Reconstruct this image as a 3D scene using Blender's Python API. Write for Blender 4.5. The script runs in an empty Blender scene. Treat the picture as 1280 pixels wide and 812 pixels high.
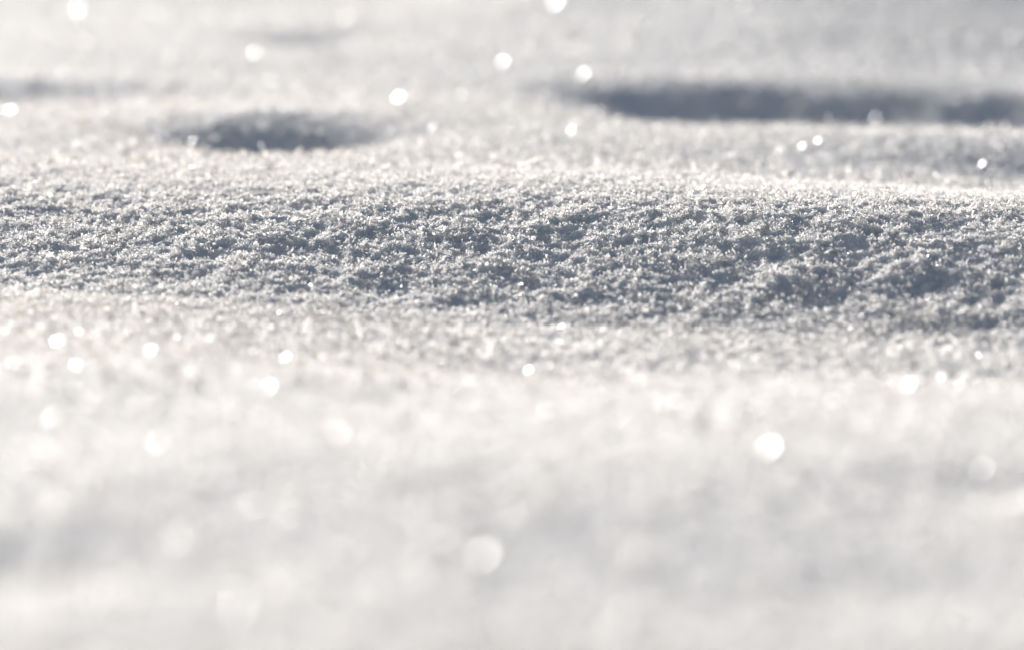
import bpy, math, random
import numpy as np
from mathutils import Vector

scene = bpy.context.scene
R = math.radians
random.seed(11)
rng = np.random.default_rng(11)

# ------------------------------------------------------------------ camera
CAM_H = 0.163
PITCH = 12.0
LENS = 100.0
cam_d = bpy.data.cameras.new('camera')
cam = bpy.data.objects.new('camera', cam_d)
scene.collection.objects.link(cam)
scene.camera = cam
cam.location = (0, 0, CAM_H)
cam.rotation_euler = (R(90 - PITCH), 0, 0)
cam_d.lens = LENS
cam_d.sensor_width = 36.0
cam_d.clip_start = 0.01
cam_d.clip_end = 2000
cam_d.dof.use_dof = True
cam_d.dof.focus_distance = 0.858
cam_d.dof.aperture_fstop = 7.0

# ------------------------------------------------------------------ light
SUN_EL = 18.0
SUN_AZ = 25.0        # degrees to the left of the viewing direction, behind the snow
sun_dir = Vector((-math.sin(R(SUN_AZ)) * math.cos(R(SUN_EL)),
                  math.cos(R(SUN_AZ)) * math.cos(R(SUN_EL)), math.sin(R(SUN_EL))))
world = bpy.data.worlds.new('World')
scene.world = world
world.use_nodes = True
nt = world.node_tree
nt.nodes.clear()
sky = nt.nodes.new('ShaderNodeTexSky')
sky.sky_type = 'NISHITA'
sky.sun_disc = False
sky.sun_elevation = R(SUN_EL)
sky.sun_rotation = R(-SUN_AZ)
sky.dust_density = 3.5
sky.ozone_density = 1.2
bg = nt.nodes.new('ShaderNodeBackground')
bg.inputs['Strength'].default_value = 0.06
wo = nt.nodes.new('ShaderNodeOutputWorld')
nt.links.new(sky.outputs[0], bg.inputs[0])
nt.links.new(bg.outputs[0], wo.inputs[0])
sun_l = bpy.data.lights.new('sun', 'SUN')
sun_l.energy = 4.0
sun_l.angle = R(0.5)
sun_l.color = (1.0, 0.972, 0.940)
sun = bpy.data.objects.new('sun', sun_l)
scene.collection.objects.link(sun)
sun.location = sun_dir * 20
sun.rotation_euler = sun_dir.to_track_quat('Z', 'Y').to_euler()

scene.view_settings.view_transform = 'Standard'
scene.view_settings.look = 'None'
scene.view_settings.gamma = 1.0
scene.view_settings.exposure = 0.40
scene.cycles.max_bounces = 8
scene.cycles.diffuse_bounces = 5
scene.cycles.glossy_bounces = 2
scene.cycles.transmission_bounces = 4
scene.cycles.use_adaptive_sampling = False
scene.cycles.use_denoising = True
scene.cycles.sample_clamp_direct = 0
scene.cycles.sample_clamp_indirect = 4
scene.cycles.caustics_reflective = False
scene.cycles.caustics_refractive = False

# ------------------------------------------------------------------ noise
_perm = rng.permutation(4096)
_ang = rng.random(4096) * 2 * math.pi
_gx, _gy = np.cos(_ang), np.sin(_ang)

def pnoise(x, y):
    """2-D gradient noise, about -0.7 .. 0.7"""
    xi = np.floor(x).astype(np.int64); yi = np.floor(y).astype(np.int64)
    fx = x - xi; fy = y - yi
    u = fx * fx * fx * (fx * (fx * 6 - 15) + 10)
    v = fy * fy * fy * (fy * (fy * 6 - 15) + 10)
    def g(ix, iy, dx, dy):
        h = _perm[(_perm[ix & 4095] + iy) & 4095]
        return _gx[h] * dx + _gy[h] * dy
    a = g(xi, yi, fx, fy); b = g(xi + 1, yi, fx - 1, fy)
    c = g(xi, yi + 1, fx, fy - 1); d = g(xi + 1, yi + 1, fx - 1, fy - 1)
    return (a * (1 - u) + b * u) * (1 - v) + (c * (1 - u) + d * u) * v

def nz(x, y, scale, sx=0.0, sy=0.0):
    return pnoise(x / scale + sx, y / scale + sy)

def sstep(a, b, x):
    t = np.clip((x - a) / (b - a), 0, 1)
    return t * t * (3 - 2 * t)

# ------------------------------------------------------------------ the lie of the snow
_ty = np.linspace(-2, 4, 12001)
def profile(pts, s):
    p = np.array(pts)
    v = np.interp(_ty, p[:, 0], p[:, 1])
    n = int(4 * s / (_ty[1] - _ty[0]))
    k = np.exp(-0.5 * (np.arange(-n, n + 1) * (_ty[1] - _ty[0]) / s) ** 2)
    return np.convolve(np.pad(v, n, mode='edge'), k / k.sum(), mode='valid')

NEAR = [(-2, .026), (0.1, .0265), (.33, .0270), (.40, .0268), (.47, .0256), (.52, .0236), (.58, .0196), (.632, .0142),
        (.665, .0060), (.69, .0026), (.73, .0012), (.765, -.0010), (.79, .0010), (.81, .0042), (.830, .0088), (.850, .0132), (.870, .0160), (.90, .0174)]
NEAR_L = [(-2, .026), (0.1, .0265), (.33, .0275), (.40, .0275), (.47, .0270), (.52, .0260), (.58, .0235), (.632, .0200),
          (.665, .0162), (.70, .0115), (.74, .0064), (.775, .0044), (.80, .0060), (.82, .0082), (.84, .0106), (.860, .0125), (.88, .0137), (.90, .0143)]
P_FAR_LEFT = profile(NEAR_L + [(.95, .0132), (1.0, .0100), (1.10, .0065), (1.18, .0030), (1.28, -.002), (1.40, -.001), (1.7, -.001), (4, 0)], .009)
P_LEFT = profile(NEAR + [(.95, .0145), (1.0, .0100), (1.10, .0065), (1.18, .0030), (1.28, -.002), (1.40, -.001), (1.7, -.001), (4, 0)], .009)
P_RIGHT = profile(NEAR + [(.94, .0130), (.975, .0058), (1.01, .0034), (1.085, .0062), (1.15, .0012), (1.19, -.008), (1.24, -.0200),
                          (1.283, -.0180), (1.323, -.0015), (1.36, -.0015), (1.5, -.002), (1.7, -.004), (4, 0)], .009)
P_MID = profile(NEAR + [(.95, .0135), (1.0, .0080), (1.08, .0062), (1.15, .0012), (1.19, -.008), (1.24, -.0200),
                        (1.283, -.0180), (1.323, -.0015), (1.36, -.0015), (1.5, -.002), (1.7, -.004), (4, 0)], .009)

def macro(x, y):
    """drifts, ridges and hollows, without the clumps"""
    near = 1 - sstep(2.2, 3.5, np.abs(y)) * 1.0
    wy = y + 0.018 * nz(x, y * .35, .16, 3.1, 7.7) + 0.010 * nz(x, y * .6, .07, 13.1, 2.2)
    wy = wy + x * (.02 + .14 * sstep(.70, .78, y) * (1 - sstep(.93, 1.03, y))) + .009 * nz(x, y, .032, 6.6, 3.3) * np.exp(-((y - .80) / .04) ** 2)
    wy = wy + sstep(1.16, 1.24, y) * (.013 * nz(x, y * .3, .085, 4.4, 1.1) + .008 * nz(x, y, .024, 7.4, 5.1))
    l = np.interp(wy, _ty, P_LEFT); m = np.interp(wy, _ty, P_MID); r = np.interp(wy, _ty, P_RIGHT)
    e = sstep(.03, -.15, x + .02 * nz(x, y, .08, 2.5, 3.5))
    l = l * (1 - e) + np.interp(wy, _ty, P_FAR_LEFT) * e
    a = sstep(-.005, .085, x + .015 * nz(x, y, .05, 5.5, 1.5))
    b = sstep(.02, .20, x)
    z = l * (1 - a) + (m * (1 - b) + r * b) * a
    z = z - .022 * np.clip(x - .06, 0, .25) * sstep(1.08, 1.16, y) * (1 - sstep(1.36, 1.5, y))
    z = z - .003 * np.clip(x - .10, 0, .25) * sstep(1.27, 1.31, y) * (1 - sstep(1.40, 1.7, y))
    z = z - .0060 * np.exp(-((x - .205) / .06) ** 2 - ((y - 1.025) / .032) ** 2)
    # the hollow left of centre
    hx, hy = x + .093, y - 1.088
    q = ((hx - .004) / .037) ** 2 + (hy / np.where(hy > 0, .026, .040)) ** 2
    z = z - .0185 * np.exp(-q) + .0032 * np.exp(-(hx / .050) ** 2 - ((hy - .062) / .022) ** 2)
    # shallow dip behind it, far left, and a faint one far away
    z = z - .0065 * np.exp(-((x + .24) / .085) ** 2 - ((y - 1.255) / .030) ** 2)
    z = z + .0030 * np.exp(-((x + .24) / .085) ** 2 - ((y - 1.315) / .025) ** 2)
    z = z - .0060 * np.exp(-((x + .105) / .03) ** 2 - ((y - 1.49) / .030) ** 2)
    # foreground: soft swells
    z = z + .0008 * sstep(.0, .12, x) * np.exp(-((y - .868) / .025) ** 2)
    f = 1 - sstep(.50, .68, y)
    z = z - .0050 * f * sstep(-.02, .13, x) * np.clip(.53 - y, 0, .5) / .22
    z = z + sstep(-.10, .28, x) * .36 * np.clip(y - 1.33, 0, .45) ** 2 * (1 - sstep(1.9, 3, y))
    z = z + f * (.0034 * nz(x, y, .085, 1.3, 9.1) + .0005 * nz(x, y, .038, 4.3, 2.9))
    for cx, cy, sx, sy, dp in ((-.080, .445, .024, .016, .0020), (.088, .515, .022, .018, .0017), (.060, .440, .026, .016, .0012)):
        z = z - dp * np.exp(-((x - cx) / sx) ** 2 - ((y - cy) / sy) ** 2)
    g = sstep(.95, 1.2, y)
    z = z + g * (.0022 * nz(x, y, .16, 8.2, 4.4) + .0007 * nz(x, y, .06, 2.2, 6.1))
    # wider country, away from the picture
    w = sstep(.35, 1.2, np.abs(x)) + sstep(1.9, 3.5, y) + sstep(0, 1.5, -y)
    z = z * near + np.clip(w, 0, 1) * (.035 * nz(x, y, .9, .3, .8) + .02 * nz(x, y, .35, 6.3, 3.8)) \
        + np.clip(w - .2, 0, 1) * .25 * nz(x, y, 9.0, 2.3, 1.8)
    return z

def clumps(x, y):
    n1 = nz(x, y, .0150, .7, .1); n2 = nz(x, y, .0072, 3.7, 5.1)
    n3 = nz(x, y, .0036, 1.7, 8.1); n4 = nz(x, y, .0018, 9.7, 6.1)
    soft = (1 - .45 * (1 - sstep(.50, .68, y))) * (1 - .5 * sstep(1.15, 1.4, y))
    near = (1 - .85 * (1 - sstep(.50, .66, y))) * (.30 + (.50 - .12 * sstep(.0, -.15, x)) * sstep(.765, .80, y + .16 * x) * (1 - sstep(.86, .90, y + .16 * x)))
    z = .0023 * n1 * near + .0028 * (.35 - np.abs(n2)) * near + (.0014 * n3 + .00075 * n4) * (.14 + .86 * near)
    return z * soft

def height(x, y):
    return macro(x, y) + clumps(x, y)

def spaced(segs):
    """[(start, end, step0, step1), ...] -> coordinates with a changing step"""
    out = [segs[0][0]]
    for a, b, s0, s1 in segs:
        v = a
        while v < b - 1e-9:
            t = (v - a) / (b - a)
            v += s0 + (s1 - s0) * t
            out.append(min(v, b))
    return np.unique(np.round(np.array(out), 7))

def mesh_from(name, co, faces_flat, nper, smooth=True):
    me = bpy.data.meshes.new(name)
    nf = len(faces_flat) // nper
    me.vertices.add(len(co)); me.vertices.foreach_set('co', np.asarray(co, dtype=np.float32).ravel())
    me.loops.add(len(faces_flat)); me.loops.foreach_set('vertex_index', np.asarray(faces_flat, dtype=np.int32))
    me.polygons.add(nf)
    me.polygons.foreach_set('loop_start', np.arange(0, nf * nper, nper, dtype=np.int32))
    me.polygons.foreach_set('use_smooth', np.full(nf, smooth))
    me.update(calc_edges=True)
    return me

# ------------------------------------------------------------------ materials
def principled(name):
    m = bpy.data.materials.new(name); m.use_nodes = True
    return m, m.node_tree, m.node_tree.nodes['Principled BSDF']

snow_mat, t, p = principled('snow')
p.inputs['Base Color'].default_value = (.922, .910, .898, 1)
p.inputs['Roughness'].default_value = .75
p.inputs['Specular IOR Level'].default_value = .15
p.inputs['Subsurface Weight'].default_value = .5
p.inputs['Subsurface Radius'].default_value = (1.0, 1.05, 1.15)
p.inputs['Subsurface Scale'].default_value = .0012
tc = t.nodes.new('ShaderNodeTexCoord')
n1 = t.nodes.new('ShaderNodeTexNoise'); n1.inputs['Scale'].default_value = 1400; n1.inputs['Detail'].default_value = 4
t.links.new(tc.outputs['Object'], n1.inputs['Vector'])
bp = t.nodes.new('ShaderNodeBump'); bp.inputs['Strength'].default_value = .7; bp.inputs['Distance'].default_value = .0005
t.links.new(n1.outputs['Fac'], bp.inputs['Height']); t.links.new(bp.outputs['Normal'], p.inputs['Normal'])

def crystal_material(name, trans, rough, spec):
    m = bpy.data.materials.new(name); m.use_nodes = True
    t = m.node_tree; t.nodes.clear()
    d = t.nodes.new('ShaderNodeBsdfDiffuse'); d.inputs['Color'].default_value = (.942, .932, .92, 1)
    tr = t.nodes.new('ShaderNodeBsdfTranslucent'); tr.inputs['Color'].default_value = (.942, .932, .92, 1)
    mx = t.nodes.new('ShaderNodeMixShader'); mx.inputs['Fac'].default_value = trans
    gl = t.nodes.new('ShaderNodeBsdfGlossy'); gl.inputs['Roughness'].default_value = rough
    fr = t.nodes.new('ShaderNodeFresnel'); fr.inputs['IOR'].default_value = 1.31
    ml = t.nodes.new('ShaderNodeMath'); ml.operation = 'MULTIPLY'; ml.inputs[1].default_value = spec
    mg = t.nodes.new('ShaderNodeMixShader')
    out = t.nodes.new('ShaderNodeOutputMaterial')
    t.links.new(d.outputs[0], mx.inputs[1]); t.links.new(tr.outputs[0], mx.inputs[2])
    t.links.new(fr.outputs[0], ml.inputs[0]); t.links.new(ml.outputs[0], mg.inputs['Fac'])
    t.links.new(mx.outputs[0], mg.inputs[1]); t.links.new(gl.outputs[0], mg.inputs[2])
    t.links.new(mg.outputs[0], out.inputs['Surface'])
    return m
grain_mat = crystal_material('frosty grains', .68, .40, .6)
ice_mat = crystal_material('clear ice', .6, .17, 1.0)

# ------------------------------------------------------------------ the snow sheet, one mesh out to the horizon
xs = spaced([(0, .18, .00080, .00080), (.18, .30, .0009, .006), (.30, 1.2, .005, .10), (1.2, 12, .10, 1.5), (12, 60, 1.5, 8)])
xs = np.unique(np.concatenate([-xs, xs]))
ys_f = spaced([(.28, .60, .0028, .0020), (.60, .75, .0019, .0009), (.75, .94, .00058, .00058), (.94, 1.3, .00095, .0026),
               (1.3, 1.9, .0026, .008), (1.9, 4, .008, .12), (4, 16, .12, 1.5), (16, 60, 1.5, 8)])
ys_b = -spaced([(-.28, .3, .008, .05), (.3, 3, .05, .4), (3, 60, .4, 8)])
ys = np.unique(np.concatenate([ys_b, ys_f]))
X, Y = np.meshgrid(xs, ys)
Z = height(X.ravel(), Y.ravel())
co = np.stack([X.ravel(), Y.ravel(), Z], 1)
nx, ny = len(xs), len(ys)
idx = np.arange(nx * ny).reshape(ny, nx)
quads = np.stack([idx[:-1, :-1], idx[:-1, 1:], idx[1:, 1:], idx[1:, :-1]], -1).ravel()
me = mesh_from('snow_ground', co, quads, 4)
me.materials.append(snow_mat)
ground = bpy.data.objects.new('snow_ground', me)
scene.collection.objects.link(ground)
ground['kind'] = 'structure'
ground['label'] = 'rippled field of powder snow with shaded hollows and sunlit crests'
ground['category'] = 'snow'
print('GROUND tris', 2 * nx * ny)

def slope_normal(x, y, e=.0015):
    dx = (height(x + e, y) - height(x - e, y)) / (2 * e)
    dy = (height(x, y + e) - height(x, y - e)) / (2 * e)
    n = np.stack([-dx, -dy, np.ones_like(dx)], 1)
    return n / np.linalg.norm(n, axis=1, keepdims=True)

def frames(n):
    """random tangent frames round the axes n"""
    a = rng.normal(size=n.shape)
    u = np.cross(n, a); u /= np.linalg.norm(u, axis=1, keepdims=True)
    return u, np.cross(n, u)

def jitter_dir(n, sig):
    v = n + rng.normal(scale=1.0, size=n.shape) * sig[:, None]
    return v / np.linalg.norm(v, axis=1, keepdims=True)

def wedge_points(n, y0, y1, power=1.0, margin=1.12):
    """points spread over the snow inside the view's width, plus a margin"""
    y = y0 + (y1 - y0) * rng.random(n) ** power
    half = (.18 * y + .008) * margin + .03 * (y < .66)
    return (rng.random(n) * 2 - 1) * half, y

# ------------------------------------------------------------------ loose crystals on the surface: uncountable
V, F = [], []
base = 0
def tufts(n, y0, y1, size, spikes, power=1.0):
    """little sprays of ice needles"""
    global base
    x, y = wedge_points(n, y0, y1, power)
    face = .22 + .78 * sstep(.74, .80, y + .16 * x) * (1 - sstep(.88, .95, y + .16 * x))
    keep = rng.random(n) < np.clip(.50 + 1.3 * face * (clumps(x, y) / .0012), .10, 1)
    x, y = x[keep], y[keep]; n = len(x)
    z = height(x, y)
    c = np.stack([x, y, z], 1)
    nrm = slope_normal(x, y)
    s = size * np.exp(rng.normal(scale=.35, size=n))
    c = c + nrm * (s * rng.uniform(-.1, .35, n))[:, None]
    for k in range(spikes):
        d = jitter_dir(nrm * .42, np.full(n, .8))
        u, v = frames(d)
        L = (s * rng.uniform(.35, .95, n))[:, None]; w = (s * rng.uniform(.12, .29, n))[:, None]
        st = c + rng.normal(scale=1, size=c.shape) * (s * .25)[:, None]
        mid = st + d * L * .5
        V.append(np.stack([st, mid + u * w + v * w * .4, st + d * L, mid - u * w + v * w * .4], 1).reshape(-1, 3))
        f = np.array([[0, 1, 2], [0, 2, 3]])
        F.append((f[None] + (base + 4 * np.arange(n))[:, None, None]).ravel())
        base += 4 * n

def plates(n, y0, y1, size, tilt, lift=.25, power=1.0):
    """six-armed star flakes lying every way"""
    global base
    x, y = wedge_points(n, y0, y1, power)
    z = height(x, y)
    c = np.stack([x, y, z], 1)
    nrm = slope_normal(x, y)
    s = size * np.exp(rng.normal(scale=.3, size=n))
    c = c + nrm * (s * rng.uniform(0, lift, n))[:, None]
    d = jitter_dir(nrm, np.full(n, tilt))
    u, v = frames(d)
    ring = []
    for k in range(12):
        a = k * math.pi / 6
        r = (s * (.5 if k % 2 == 0 else rng.uniform(.16, .24, n)))[:, None]
        ring.append(c + (math.cos(a) * u + math.sin(a) * v) * r)
    ring.append(c + d * (s * .05)[:, None])
    V.append(np.stack(ring, 1).reshape(-1, 3))
    f = np.array([[12, k, (k + 1) % 12] for k in range(12)])
    F.append((f[None] + (base + 13 * np.arange(n))[:, None, None]).ravel())
    base += 13 * n

tufts(94000, .745, .965, .00082, 6)
tufts(14000, .62, .75, .0014, 5)
tufts(14000, .95, 1.25, .0016, 4)
tufts(34000, .32, .62, .0015, 3)
tufts(12000, 1.25, 1.78, .0022, 4)
plates(20000, .745, .965, .0010, .7)
plates(500, .76, .95, .0024, .6, .4)
plates(3500, .30, .66, .0026, .5)
plates(3000, .66, .76, .0021, .5)
plates(7000, .95, 1.75, .0024, .5)
def finish(name, mat, label, cat):
    global V, F, base
    me = mesh_from(name, np.concatenate(V), np.concatenate(F), 3, False)
    me.materials.append(mat)
    o = bpy.data.objects.new(name, me)
    scene.collection.objects.link(o)
    o['kind'] = 'stuff'; o['label'] = label; o['category'] = cat
    print(name, 'tris', len(me.polygons))
    V, F, base = [], [], 0
finish('snow_flakes', grain_mat, 'fluffy loose snow flakes and ice needles covering the drifts', 'snow flakes')

def glitter(n, y0, y1, size, tilt, lift, power=1.0):
    """flat hexagonal ice plates, most of them lying nearly level"""
    global base
    x, y = wedge_points(n, y0, y1, power)
    c = np.stack([x, y, height(x, y) + lift], 1)
    up = np.zeros((n, 3)); up[:, 2] = 1
    d = jitter_dir(up, np.full(n, tilt))
    u, v = frames(d)
    s = size * np.exp(rng.normal(scale=.3, size=n))
    P = []
    for h in (.05, -.05):
        for k in range(6):
            a = k * math.pi / 3
            P.append(c + (math.cos(a) * u + math.sin(a) * v) * (s * .5)[:, None] + d * (s * h)[:, None])
    V.append(np.stack(P, 1).reshape(-1, 3))
    f = [[0, k, k + 1] for k in range(1, 5)]
    for k in range(6):
        j = (k + 1) % 6
        f += [[k, k + 6, j + 6], [k, j + 6, j]]
    F.append((np.array(f)[None] + (base + 12 * np.arange(n))[:, None, None]).ravel())
    base += 12 * n
glitter(400, .33, .62, .0018, .09, .0026)
glitter(2600, .62, .78, .0013, .07, .0017)
glitter(7000, .76, .95, .0008, .12, .0006)
glitter(8000, .95, 1.25, .0013, .07, .0018)
glitter(2600, 1.25, 1.75, .0022, .09, .0028)
finish('ice_glitter', ice_mat, 'scattered tiny flat ice plates sparkling over the snow', 'ice plates')

# ------------------------------------------------------------------ single ice crystals that catch the sun
def at(px, py):
    """where the line of sight through a photograph pixel meets the snow (the drifts, without clumps)"""
    f = 1280 * LENS / 36.0
    dx = (px - 640) / f; dy = (406 - py) / f
    c, s = math.cos(R(PITCH)), math.sin(R(PITCH))
    d = np.array([dx, c + dy * s, dy * c - s])
    tt = np.linspace(.25, 2.6, 6000)
    P = np.array([0, 0, CAM_H])[None] + tt[:, None] * d[None]
    g = P[:, 2] - macro(P[:, 0], P[:, 1]) - .001
    i = int(np.argmax(g < 0)) if (g < 0).any() else len(g) - 1
    return P[i, 0], P[i, 1]

def crystal_mesh(size, seed):
    """a hexagonal ice plate with bevelled rim and six stubby arms"""
    r = random.Random(seed)
    vs, fs = [], []
    th = size * .045
    top, bot = [], []
    for k in range(12):
        a = k * math.pi / 6 + r.uniform(-.06, .06)
        rr = size * .5 * (1.0 if k % 2 == 0 else r.uniform(.72, .86))
        top.append((math.cos(a) * rr * .93, math.sin(a) * rr * .93, th))
        bot.append((math.cos(a) * rr, math.sin(a) * rr, -th))
    vs = top + bot
    fs.append(tuple(range(12)))
    fs.append(tuple(range(23, 11, -1)))
    for k in range(12):
        j = (k + 1) % 12
        fs.append((k, k + 12, j + 12, j))
    me = bpy.data.meshes.new('ice_crystal')
    me.from_pydata(vs, [], fs)
    me.materials.append(ice_mat)
    return me

# x, y in the photograph; plate size in mm; how squarely it faces the sun's glint (3 squarely, 0 turned well away); label
GLINTS = [
    (694, 6, 4.31, 3, 'bright ice crystal at the top edge near the middle, alone in blurred far snow'),
    (98, 14, 4.31, 2, 'round ice crystal glint at the upper left, leftmost of the two highest there'),
    (180, 18, 4.31, 2, 'broad pale ice crystal glint at the upper left, right of the round one'),
    (65, 26, 3.45, 1, 'dim ice crystal close to the upper left corner, below the round glint'),
    (106, 55, 3.45, 1, 'pale ice crystal below the two highest glints of the upper left'),
    (318, 70, 3.45, 2, 'left one of a close pair of ice crystals above the small dark hollow'),
    (337, 77, 3.01, 1, 'right one of a close pair of ice crystals above the small dark hollow'),
    (433, 25, 3.45, 1, 'faint ice crystal near the top, halfway between upper left and middle'),
    (628, 82, 3.89, 2, 'ice crystal on far bright snow above the middle of the picture'),
    (728, 98, 3.89, 3, 'glinting ice crystal left of where the long dark trough begins'),
    (1265, 50, 4.31, 0, 'faint round ice crystal by the right edge on the grey far slope'),
    (930, 8, 3.45, 0, 'barely visible ice crystal at the top edge right of the middle'),
    (498, 124, 3.62, 3, 'white ice crystal just above the right rim of the small dark hollow'),
    (14, 139, 2.93, 3, 'white ice crystal at the left edge level with the small dark hollow'),
    (240, 132, 2.59, 2, 'small ice crystal on the upper rim of the small dark hollow'),
    (240, 179, 2.8, 2, 'ice crystal on the lower left lip of the small dark hollow'),
    (540, 163, 2.8, 2, 'ice crystal right of the small dark hollow on lit snow'),
    (1094, 152, 3.4, 1, 'round ice crystal on the near lip of the long dark trough'),
    (714, 164, 2.8, 2, 'ice crystal below the left end of the long dark trough'),
    (1002, 184, 2.6, 2, 'left one of two ice crystals below the long dark trough'),
    (1022, 179, 2.6, 2, 'right one of two ice crystals below the long dark trough'),
    (1228, 207, 2.6, 2, 'bright ice crystal in grey snow near the right edge, below the trough'),
    (1068, 245, 2.2, 2, 'ice crystal on the lit ridge crest at right, above the sharp snow'),
    (879, 236, 2.2, 2, 'ice crystal on the lit ridge crest right of the middle'),
    (72, 437, 2.3, 3, 'round white ice crystal at the left, just below the sharp snow'),
    (98, 417, 1.73, 2, 'small ice crystal above and right of the round white one at left'),
    (188, 450, 2.16, 2, 'white ice crystal between the round glint at left and the oval one'),
    (356, 448, 2.3, 3, 'oval white ice crystal left of the middle below the sharp snow'),
    (243, 473, 2.16, 1, 'dim ice crystal below the row of three white glints at left'),
    (336, 496, 2.02, 2, 'small ice crystal under the oval glint, at the near mound crest'),
    (660, 464, 1.73, 3, 'small white ice crystal near the middle just under the sharp snow'),
    (703, 410, 1.3, 3, 'tiny ice crystal at the lower edge of the sharp snow, right of the middle'),
    (1135, 493, 2.3, 2, 'pale ice crystal at the right on the crest of the near mound'),
    (985, 505, 2.26, 0, 'faint ice crystal on the near mound crest above the large round glint'),
    (552, 513, 2.42, 0, 'faint ice crystal on the near mound crest left of the middle'),
    (961, 574, 2.9, 2, 'large round ice crystal glint alone on the right of the near mound'),
    (200, 566, 2.9, 2, 'large bright ice crystal glint on the left of the near mound'),
    (66, 535, 2.74, 2, 'bright ice crystal near the left edge of the near mound'),
    (424, 554, 2.74, 1, 'soft ice crystal glint left of the middle on the near mound'),
    (480, 573, 2.42, 0, 'very faint ice crystal right of the soft glint on the near mound'),
    (320, 645, 2.58, 1, 'large dim ice crystal glint at lower left, lowest on that side'),
    (452, 636, 2.09, 1, 'small glint of an ice crystal low in the picture left of the middle'),
    (603, 708, 2.58, 2, 'lowest ice crystal glint, near the middle of the blurred foreground'),
]
for i, (px, py, mm, face, label) in enumerate(GLINTS):
    x, y = at(px, py)
    z = float(height(np.array([x]), np.array([y]))[0]) + (.0030 if y < .66 else .0022 if y > 1.25 else .0014)
    me = crystal_mesh(mm * .001, 100 + i)
    o = bpy.data.objects.new('ice_crystal', me)
    scene.collection.objects.link(o)
    o.location = (x, y, z)
    toc = (Vector((0, 0, CAM_H)) - o.location).normalized()
    off = math.tan(R((7.0, 5.6, 4.4, 3.4)[face])); turn = random.uniform(-.6, .6) + (math.pi if random.random() < .5 else 0)
    n = (toc + sun_dir).normalized() + Vector((off * math.cos(turn), off * math.sin(turn), 0))
    o.rotation_euler = (n.to_track_quat('Z', 'Y')).to_euler()
    o['label'] = label
    o['category'] = 'ice crystal'
    o['group'] = 'sparkling ice crystals on the snow'
